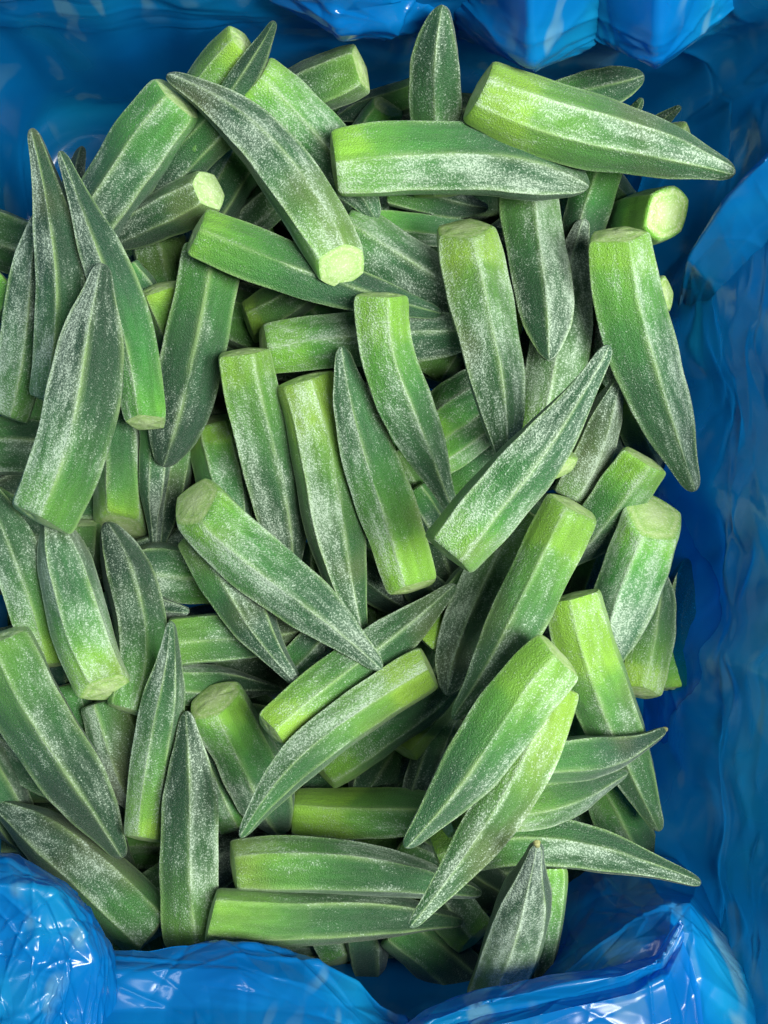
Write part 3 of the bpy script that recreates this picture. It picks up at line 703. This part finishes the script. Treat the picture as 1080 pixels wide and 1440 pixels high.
    (3.65, (183, 1000), (148, 735), (195, 862), 74, 's', .3, 0.38, .35, .1, 'curved green pod half hidden behind the bright left pod'),
    (3.7, (203, 1180), (240, 874), (226, 1000), 64, 'l', -.2, 0.42, .4, .1, 'tall slim green pod, lower left, its tip pointing up'),
    (3.75, (905, 645), (795, 795), None, 76, 'n', .0, 0.60, .5, .2, 'green pod with a square cut end and ridge, right side'),
    (3.8, (755, 640), (822, 308), (795, 440), 86, 'l', -.1, 0.35, .75, 0, 'tall grey frosty pod with its tip by the right pod'),
    (3.85, (370, 490), (690, 470), None, 76, 's', .1, 0.65, .5, .2, 'horizontal pod behind the two upright centre pods'),
    # ---- middle layers
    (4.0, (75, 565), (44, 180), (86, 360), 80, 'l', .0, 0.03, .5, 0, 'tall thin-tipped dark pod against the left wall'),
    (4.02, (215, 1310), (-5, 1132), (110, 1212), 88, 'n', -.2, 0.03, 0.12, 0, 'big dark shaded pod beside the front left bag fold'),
    (4.05, (735, 245), (772, 506), None, 84, 's', -.1, 0.35, .75, 0, 'grey frosted pod hanging below the pointed horizontal pod'),
    (4.1, (275, 327), (622, 442), (432, 388), 78, 'n', -.1, 0.50, .55, .1, 'long slanting pod whose tip passes under the upright centre pods'),
    (4.12, (275, 747), (420, 962), None, 74, 'l', .0, 0.22, .55, 0, 'dark slim pod pointing down beneath the pod with the oval face'),
    (4.08, (300, 350), (229, 656), (268, 510), 88, 's', -.15, 0.27, .75, 0, 'frosty pod hanging tip down, left of centre'),
    (4.2, (207, 594), (84, 212), (155, 385), 72, 'l', .0, 0.27, .45, .45, 'long dark pod with a bright lower cut end, upper left'),
    (4.25, (340, 495), (410, 805), (374, 640), 84, 's', -.25, 0.58, .5, .15, 'leftmost of the four upright pods in the centre'),
    (4.3, (428, 532), (509, 900), (466, 705), 92, 'n', -.3, 0.75, .5, .1, 'yellow-topped upright pod in the centre, second from the left'),
    (4.35, (653, 322), (714, 668), (686, 480), 92, 'n', -.15, 0.65, .6, .45, 'tall bright ridged pod right of centre'),
    (4.4, (382, 1030), (641, 822), (510, 930), 72, 'n', .0, 0.60, .4, .2, 'green pod whose slim tip points up right in the centre'),
    (4.42, (640, 968), (562, 1170), None, 48, 'n', .2, 0.25, .5, 0, 'slim dark pod beside the crossing pair, lower centre'),
    (4.45, (335, 1165), (271, 1027), None, 56, 'n', .2, 0.45, .4, 0, 'small tip beside the left pod with the frosty cut face'),
    (4.5, (302, 984), (398, 1172), None, 86, 's', .0, 0.57, .4, .65, 'pod with a frosty pale cut face, lower left of centre'),
    (4.55, (272, 1330), (262, 1000), (268, 1165), 84, 'n', .1, 0.31, .55, 0, 'upright spindle pod rising from the front fold'),
    (4.6, (452, 1086), (645, 962), None, 62, 's', .4, 0.80, .3, .2, 'bright pod directly beneath the curved pod, lower centre'),
    (4.65, (740, 720), (629, 978), (672, 860), 78, 's', .2, 0.45, .6, 0, 'narrow frosty pod under the big diagonal pod, pointing down'),
    (5.59, (730, 1072), (935, 1026), (840, 1062), 64, 'l', .2, 0.35, .8, 0, 'frosty pod with a brown tip end pointing right', {'nub': True}),
    (5.58, (705, 1142), (882, 1085), (800, 1122), 58, 'l', -.1, 0.60, .35, 0, 'small bright pod below the frosty one, lower right'),
    (4.85, (410, 1145), (650, 1145), None, 74, 's', .5, 1.1, .35, 0, 'short bright green horizontal pod, lower centre'),
    (4.9, (615, 1204), (986, 1243), (800, 1188), 76, 'l', -.25, 0.50, .55, 0, 'long curved pod ending by the right wall, lower right', {'z': (-.014, .004)}),
    (4.95, (297, 1287), (652, 1296), (460, 1290), 78, 'n', .4, 0.40, .35, .05, 'lowest horizontal pod along the front fold'),
    (5.0, (328, 1218), (678, 1257), (490, 1222), 80, 'n', .45, 0.70, .45, .1, 'horizontal pod just above the lowest one'),
    # ---- top layers
    (5.1, (-2, 895), (173, 1206), (80, 1052), 104, 'n', .0, 0.25, .4, .2, 'big dark pod at the lower left, pointing down right'),
    (5.15, (470, 228), (828, 263), (645, 222), 100, 's', .1, 0.55, .7, .05, 'wide horizontal pod with a blunt cut end, top centre'),
    (5.2, (150, 968), (70, 722), None, 84, 's', -.25, 0.71, .4, .5, 'bright green pod with a greyish cut face, left'),
    (5.57, (805, 838), (928, 1168), (853, 995), 88, 'n', .2, 0.85, .5, .15, 'slanting pod with a yellow-green head, right side'),
    (5.3, (690, 1405), (755, 1186), (732, 1285), 88, 'l', -.2, 0.40, .65, 0, 'pointed frosty pod standing at the front fold', {'nub': True, 'z': (-.028, .056)}),
    (5.35, (868, 330), (977, 691), (906, 505), 98, 'n', .05, 0.60, .8, .3, 'long pale frosty pod along the right wall'),
    (5.4, (672, 128), (1034, 244), (848, 190), 96, 'n', -.3, 0.75, .7, .15, 'long pale pod lying across the back right corner', {'z': (0.016, 0.014)}),
    (5.45, (55, 730), (144, 370), (116, 545), 106, 'n', .25, 0.28, .8, .1, 'large frosty grey pod leaning on the left side'),
    (5.5, (480, 374), (234, 106), (386, 224), 80, 'n', .3, 0.35, .55, .95, 'dark curved pod with a pale hexagonal cut face', {'ribs': 6, 'seeds': .05}),
    (5.55, (920, 727), (858, 948), (882, 842), 96, 'n', .3, 0.60, .65, .8, 'thick frosty pod with a pale cut face, right side', {'seeds': .1}),
    (5.6, (582, 826), (480, 487), (523, 655), 80, 'n', -.1, 0.75, .5, .2, 'upright pod with its bright cut end at the bottom, centre'),
    (5.65, (808, 712), (637, 1012), (738, 858), 90, 'n', .25, 0.85, .5, .2, 'long bright pod running down left from the right side'),
    (5.7, (785, 965), (576, 1304), (694, 1150), 80, 'l', .2, 0.75, .6, 0, 'long pod crossing under the big one, tip at bottom centre'),
    (5.75, (535, 415), (638, 720), (566, 560), 80, 'n', -.1, 0.75, .5, .1, 'slightly bent bright pod, upper centre'),
    (5.8, (275, 707), (537, 941), (395, 818), 88, 'n', .1, 0.49, .6, .75, 'slanting pod with an oval pale cut face, centre left', {'seeds': .1}),
    (5.85, (603, 938), (338, 1178), (462, 1032), 68, 'n', .2, 0.75, .5, .1, 'curved slender pod sweeping to the lower left, lower centre'),
    (5.9, (785, 920), (569, 1192), (686, 1038), 93, 'n', .0, 0.85, .5, .15, 'big bright pod on top of the heap, lower right'),
    (5.95, (628, 778), (857, 485), (742, 648), 98, 'l', .3, 0.70, .55, .1, 'big diagonal pod on top, its tip pointing up right'),
    (1.99, (957, 968), (968, 785), None, 66, 's', .2, 0.50, .4, .1, 'dim pod seen through the taut blue film by the right wall', {'z': (-.056, -.058)}),
]
PODS.sort(key=lambda p: p[0])

NT = 44
GX0, GY0, GRES = -200, -150, 4
GW, GH = (1300 - GX0) // GRES, (1600 - GY0) // GRES
FLOOR = -0.114
hmap = np.full((GH, GW), FLOOR)


def axis_px(base, tip, mid, t):
    b_, e_ = np.array(base, float), np.array(tip, float)
    m_ = (b_ + e_) / 2 if mid is None else np.array(mid, float)
    c_ = 2 * m_ - (b_ + e_) / 2
    t = t[:, None]
    p_ = (1 - t) ** 2 * b_ + 2 * t * (1 - t) * c_ + t * t * e_
    # pods are never quite straight: a slight bow and a slight S, different on each
    n_ = np.array([-(e_ - b_)[1], (e_ - b_)[0]])
    h1, h2 = math.sin(base[0] * 12.9 + tip[1] * 7.3), math.sin(base[1] * 5.7 + tip[0] * 3.1)
    bow = (0.016 * h1 if mid is None else 0.0) * 4 * t * (1 - t)
    return p_ + n_ * (bow + 0.011 * h2 * np.sin(2 * math.pi * t))


def smooth_interp(t, xs, ys):
    y = np.interp(t, xs, ys)
    fine = np.linspace(0, 1, 201)
    yf = np.interp(fine, xs, ys)
    ker = np.hanning(17); ker /= ker.sum()
    pad = np.concatenate([2 * yf[0] - yf[8:0:-1], yf, 2 * yf[-1] - yf[-2:-10:-1]])
    return np.interp(t, fine, np.convolve(pad, ker, 'valid'))


def settle(base, tip, mid, width, prof, sink):
    """Let a pod come to rest on what already lies in the carton: height of its axis at both ends."""
    t = np.linspace(0.02, 0.97, 34)
    ax = axis_px(base, tip, mid, t)
    d = np.gradient(ax, axis=0); d /= np.linalg.norm(d, axis=1, keepdims=True)
    nrm = np.stack([-d[:, 1], d[:, 0]], 1)
    r = smooth_interp(t, *PROF[prof]) * width / 2
    c = np.full(len(t), -9.0)
    pts = []
    for u in np.linspace(-0.92, 0.92, 13):
        q = ax + nrm * (r * u)[:, None]
        gi = np.clip(((q[:, 1] - GY0) / GRES).astype(int), 0, GH - 1)
        gj = np.clip(((q[:, 0] - GX0) / GRES).astype(int), 0, GW - 1)
        lift = r * S * math.sqrt(1 - u * u)
        c = np.maximum(c, hmap[gi, gj] + lift * 0.86)
        pts.append((gi, gj, lift))
    c = c - sink
    # highest chord over the middle of the pod: the line it rests on
    tc, best = 0.42, None
    L, R = np.where(t <= tc)[0], np.where(t > tc)[0]
    for i in L:
        s_ = (c[R] - c[i]) / (t[R] - t[i])
        j = R[np.argmax(s_)]
        h_ = c[i] + s_.max() * (tc - t[i])
        if best is None or h_ > best[0]:
            best = (h_, s_.max())
    slope = max(-0.035, min(0.035, best[1]))
    a = np.max(c - slope * t) if slope != best[1] else best[0] - slope * tc
    return a, a + slope, t, pts


def stamp(z0, z1, t, pts):
    for gi, gj, lift in pts:
        z = z0 + (z1 - z0) * t + lift
        np.maximum.at(hmap, (gi, gj), z)


def build_pod(spec):
    order, base, tip, mid, width, prof, roll, tone, frost, cut, label = spec[:11]
    ex = spec[11] if len(spec) > 11 else {}
    seed = int(base[0] * 13 + base[1] * 7 + tip[0]) & 0xffff
    rg = np.random.default_rng(seed)
    z0, z1, ts, pts = settle(base, tip, mid, width, prof, ex.get('sink', 0.002))
    if 'z' in ex:
        z0, z1 = ex['z']
    stamp(z0, z1, ts, pts)
    t = np.concatenate([[0.0, 0.008, 0.020], np.linspace(0.040, 0.94, NT - 9), [0.957, 0.971, 0.982, 0.990, 0.996, 1.0]])
    ax = axis_px(base, tip, mid, t)
    z = z0 + (z1 - z0) * t + ex.get('arch', 0.0) * (1 - (2 * t - 1) ** 2)
    A = W(ax[:, 0], ax[:, 1], z)
    T = np.gradient(A, axis=0); T /= np.linalg.norm(T, axis=1, keepdims=True)
    up = np.array([0, 0, 1.0])
    B = np.cross(T, up); B /= np.linalg.norm(B, axis=1, keepdims=True)
    N = np.cross(B, T)
    r = smooth_interp(t, *PROF[prof]) * width / 2 * S * (H - z) / H * 1.0
    wob = 1 + 0.025 * np.sin(t * rg.uniform(5, 11) + rg.uniform(0, 6)) + 0.012 * np.sin(t * rg.uniform(17, 27) + rg.uniform(0, 6))
    r = r * wob
    r[0] *= 0.91; r[1] *= 0.965; r[2] *= 0.99
    e = np.clip((t - 0.955) / 0.045, 0, 1)
    r *= np.sqrt(np.maximum(1 - e ** 2, 0.0)) * 0.94 + 0.06 * (e < 1)
    nr = ex.get('ribs', int(rg.choice([5, 5, 5, 6, 6])))
    flat = rg.uniform(0.88, 1.0)
    dent = [(rg.uniform(.1, .8), rg.uniform(0, 6.28), rg.uniform(-.05, .03)) for _ in range(5)]
    seg = 2 * math.pi / nr
    twist = rg.uniform(-0.28, 0.28)
    # columns of the mesh run exactly along the ribs and crowd next to them
    frac = np.array([0, .035, .09, .19, .34, .5, .66, .81, .91, .965])
    NS = nr * len(frac)
    rib_a = (np.arange(nr + 1) + np.concatenate([(j_ := rg.uniform(-.11, .11, nr)), j_[:1]])) * seg
    rib_r = rg.uniform(.95, 1.04, nr); rib_r = np.concatenate([rib_r, rib_r[:1]])
    kk = np.repeat(np.arange(nr), len(frac)); ff_ = np.tile(frac, nr)
    dist = np.minimum(ff_, 1 - ff_) * 2                    # 0 on a rib, 1 in the middle of a facet
    rib = np.exp(-(dist / 0.17) ** 2)
    facet_r = rg.random(nr)
    fv = np.where(ff_ == 0, 0.5 * (facet_r[kk] + facet_r[kk - 1]), facet_r[kk])
    bulge = rg.uniform(0.055, 0.105)
    verts, attr, uvs = [], [], []
    circ = width * S * 3
    length = np.linalg.norm(np.diff(A, axis=0), axis=1).sum()
    for i in range(len(t)):
        sh = (roll + twist * (t[i] - .3)) * seg
        a0, a1 = rib_a[kk] + sh, rib_a[kk + 1] + sh
        # straight facets from rib to rib, swelling slightly, hollow towards the tip; the tip itself is round
        qx = (1 - ff_) * rib_r[kk] * np.sin(a0) + ff_ * rib_r[kk + 1] * np.sin(a1)
        qy = (1 - ff_) * rib_r[kk] * np.cos(a0) + ff_ * rib_r[kk + 1] * np.cos(a1)
        hollow = np.clip((t[i] - 0.35) * 2.0, 0, 1)
        sw = 1 + (bulge - 0.05 * hollow) * 4 * ff_ * (1 - ff_)
        ridge = (0.030 * min(1, t[i] * 5 + .05)) * rib - 0.012 * np.exp(-((dist - .24) / .12) ** 2) * min(1, t[i] * 4)
        rad0 = np.hypot(qx, qy)
        rr_ = rad0 * sw + ridge
        rnd = np.clip((t[i] - .93) / .07, 0, 1) * .7
        rr_ = (rr_ * (1 - rnd) + .93 * rnd) * 1.03
        th = np.arctan2(qx, qy)
        for dt, da, dd in dent:
            rr_ = rr_ + dd * math.exp(-((t[i] - dt) / .09) ** 2) * np.exp(-(np.sin((th - da) / 2) / .35) ** 2)
        x = np.sin(th) * rr_ * r[i]
        y = np.cos(th) * rr_ * r[i] * flat
        v = A[i] + np.outer(x, B[i]) + np.outer(y, N[i])
        if i == 0:
            ray = A[0] - np.array([0, 0, H])
            cutk = float(np.clip(ray @ T[0] / (ray @ N[0]), -0.8, 0.8)) + cut     # squared to the eye, then leaned
        if t[i] < 0.3:
            fade = (1 - t[i] / 0.3)
            v = v + np.outer((y * cutk + x * ex.get('cutx', 0.0)) * fade, T[i])
        verts.append(v)
        attr.append(np.stack([np.full(NS, t[i]), rib, fv, np.ones(NS)], 1))
        uvs.append(np.stack([(kk + ff_) / nr * circ, np.full(NS, t[i] * length)], 1))
    verts = np.concatenate(verts)
    faces = grid_faces(len(t), NS, wrap=True)
    n0 = len(verts)
    verts = np.concatenate([verts, A[-1:] + T[-1:] * 0.0002])
    faces += [((len(t) - 1) * NS + j, (len(t) - 1) * NS + (j + 1) % NS, n0) for j in range(NS)]
    attr = np.concatenate(attr + [np.array([[1, 0, .5, 1]])]).astype(np.float32)
    uvs = np.concatenate(uvs + [np.array([[0, length]])])
    org = A[0].copy()
    ob = mesh_object('okra_pod', verts, faces, M_SKIN, origin=org)
    me = ob.data
    ca = me.color_attributes.new('pod', 'FLOAT_COLOR', 'POINT')
    ca.data.foreach_set('color', attr.ravel())
    uvl = me.uv_layers.new(name='UVMap')
    li = np.empty(len(me.loops), dtype=np.int32); me.loops.foreach_get('vertex_index', li)
    uvl.data.foreach_set('uv', uvs[li].astype(np.float32).ravel())
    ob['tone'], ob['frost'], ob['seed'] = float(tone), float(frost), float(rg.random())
    ob['label'], ob['category'] = label, 'okra pod'
    ob['group'] = ex.get('group', 'frozen okra pods heaped in the blue liner')
    # the cut end: a slightly hollow disc of pale flesh with its seed chambers
    if ex.get('face', True):
        ring0 = verts[:NS]
        cen = ring0.mean(0)
        fv, fa = [], []
        rr = [1.0, 0.93, 0.80, 0.62, 0.44, 0.26, 0.10]
        hol = np.repeat(rg.uniform(-1, 1, nr), len(frac))
        for k_, q in enumerate(rr):
            chamber = np.clip(np.cos(2 * math.pi * ff_ + math.pi) - 0.35 + 0.5 * hol, 0, 1) * math.exp(-((q - 0.56) / 0.17) ** 2)
            chamber = chamber * ex.get('seeds', 0.25)
            dome = 0.10 * (1 - q ** 2) * r[0]
            ring = cen + (ring0 - cen) * q - T[0] * (dome - chamber * 0.34 * r[0])[:, None]
            fv.append(ring)
            fa.append(np.stack([np.clip(q + chamber * 0.9, 0, 1), chamber, np.zeros(NS), np.ones(NS)], 1))
        fv.append((cen - T[0] * 0.10 * r[0])[None]); fa.append(np.array([[0, 0, 0, 1.0]]))
        fv, fa = np.concatenate(fv), np.concatenate(fa).astype(np.float32)
        ff = [(a, d, c, b_) for a, b_, c, d in grid_faces(len(rr), NS, wrap=True)]
        ff = [tuple(reversed(x)) for x in grid_faces(len(rr), NS, wrap=True)]
        cidx = len(rr) * NS
        ff += [((len(rr) - 1) * NS + (j + 1) % NS, (len(rr) - 1) * NS + j, cidx) for j in range(NS)]
        fo = mesh_object('cut_end', fv, [tuple(reversed(x)) for x in ff], M_CUT, parent=ob, origin=org)
        fc = fo.data.color_attributes.new('pod', 'FLOAT_COLOR', 'POINT')
        fc.data.foreach_set('color', fa.ravel())
        fo['tone'] = float(tone)
    if ex.get('nub'):
        tp, tv = A[-1], T[-1]
        rn = r[-6] * (0.46)
        nv = []
        for k_, (dz, q) in enumerate([(-1.2, 1.0), (0.2, 1.06), (0.8, 0.85), (1.1, 0.4)]):
            for j in range(10):
                a_ = j / 10 * 2 * math.pi
                wv = 1 + 0.15 * math.sin(3 * a_ + k_)
                nv.append(tp + tv * dz * rn + (B[-1] * math.sin(a_) + N[-1] * math.cos(a_)) * rn * q * wv)
        nv.append(tp + tv * rn * 0.95)
        nf = grid_faces(4, 10, wrap=True) + [(30 + j, 30 + (j + 1) % 10, 40) for j in range(10)]
        mesh_object('dry_tip', nv, nf, M_NUB, parent=ob, origin=org)
    return ob


for spec in PODS:
    build_pod(spec)
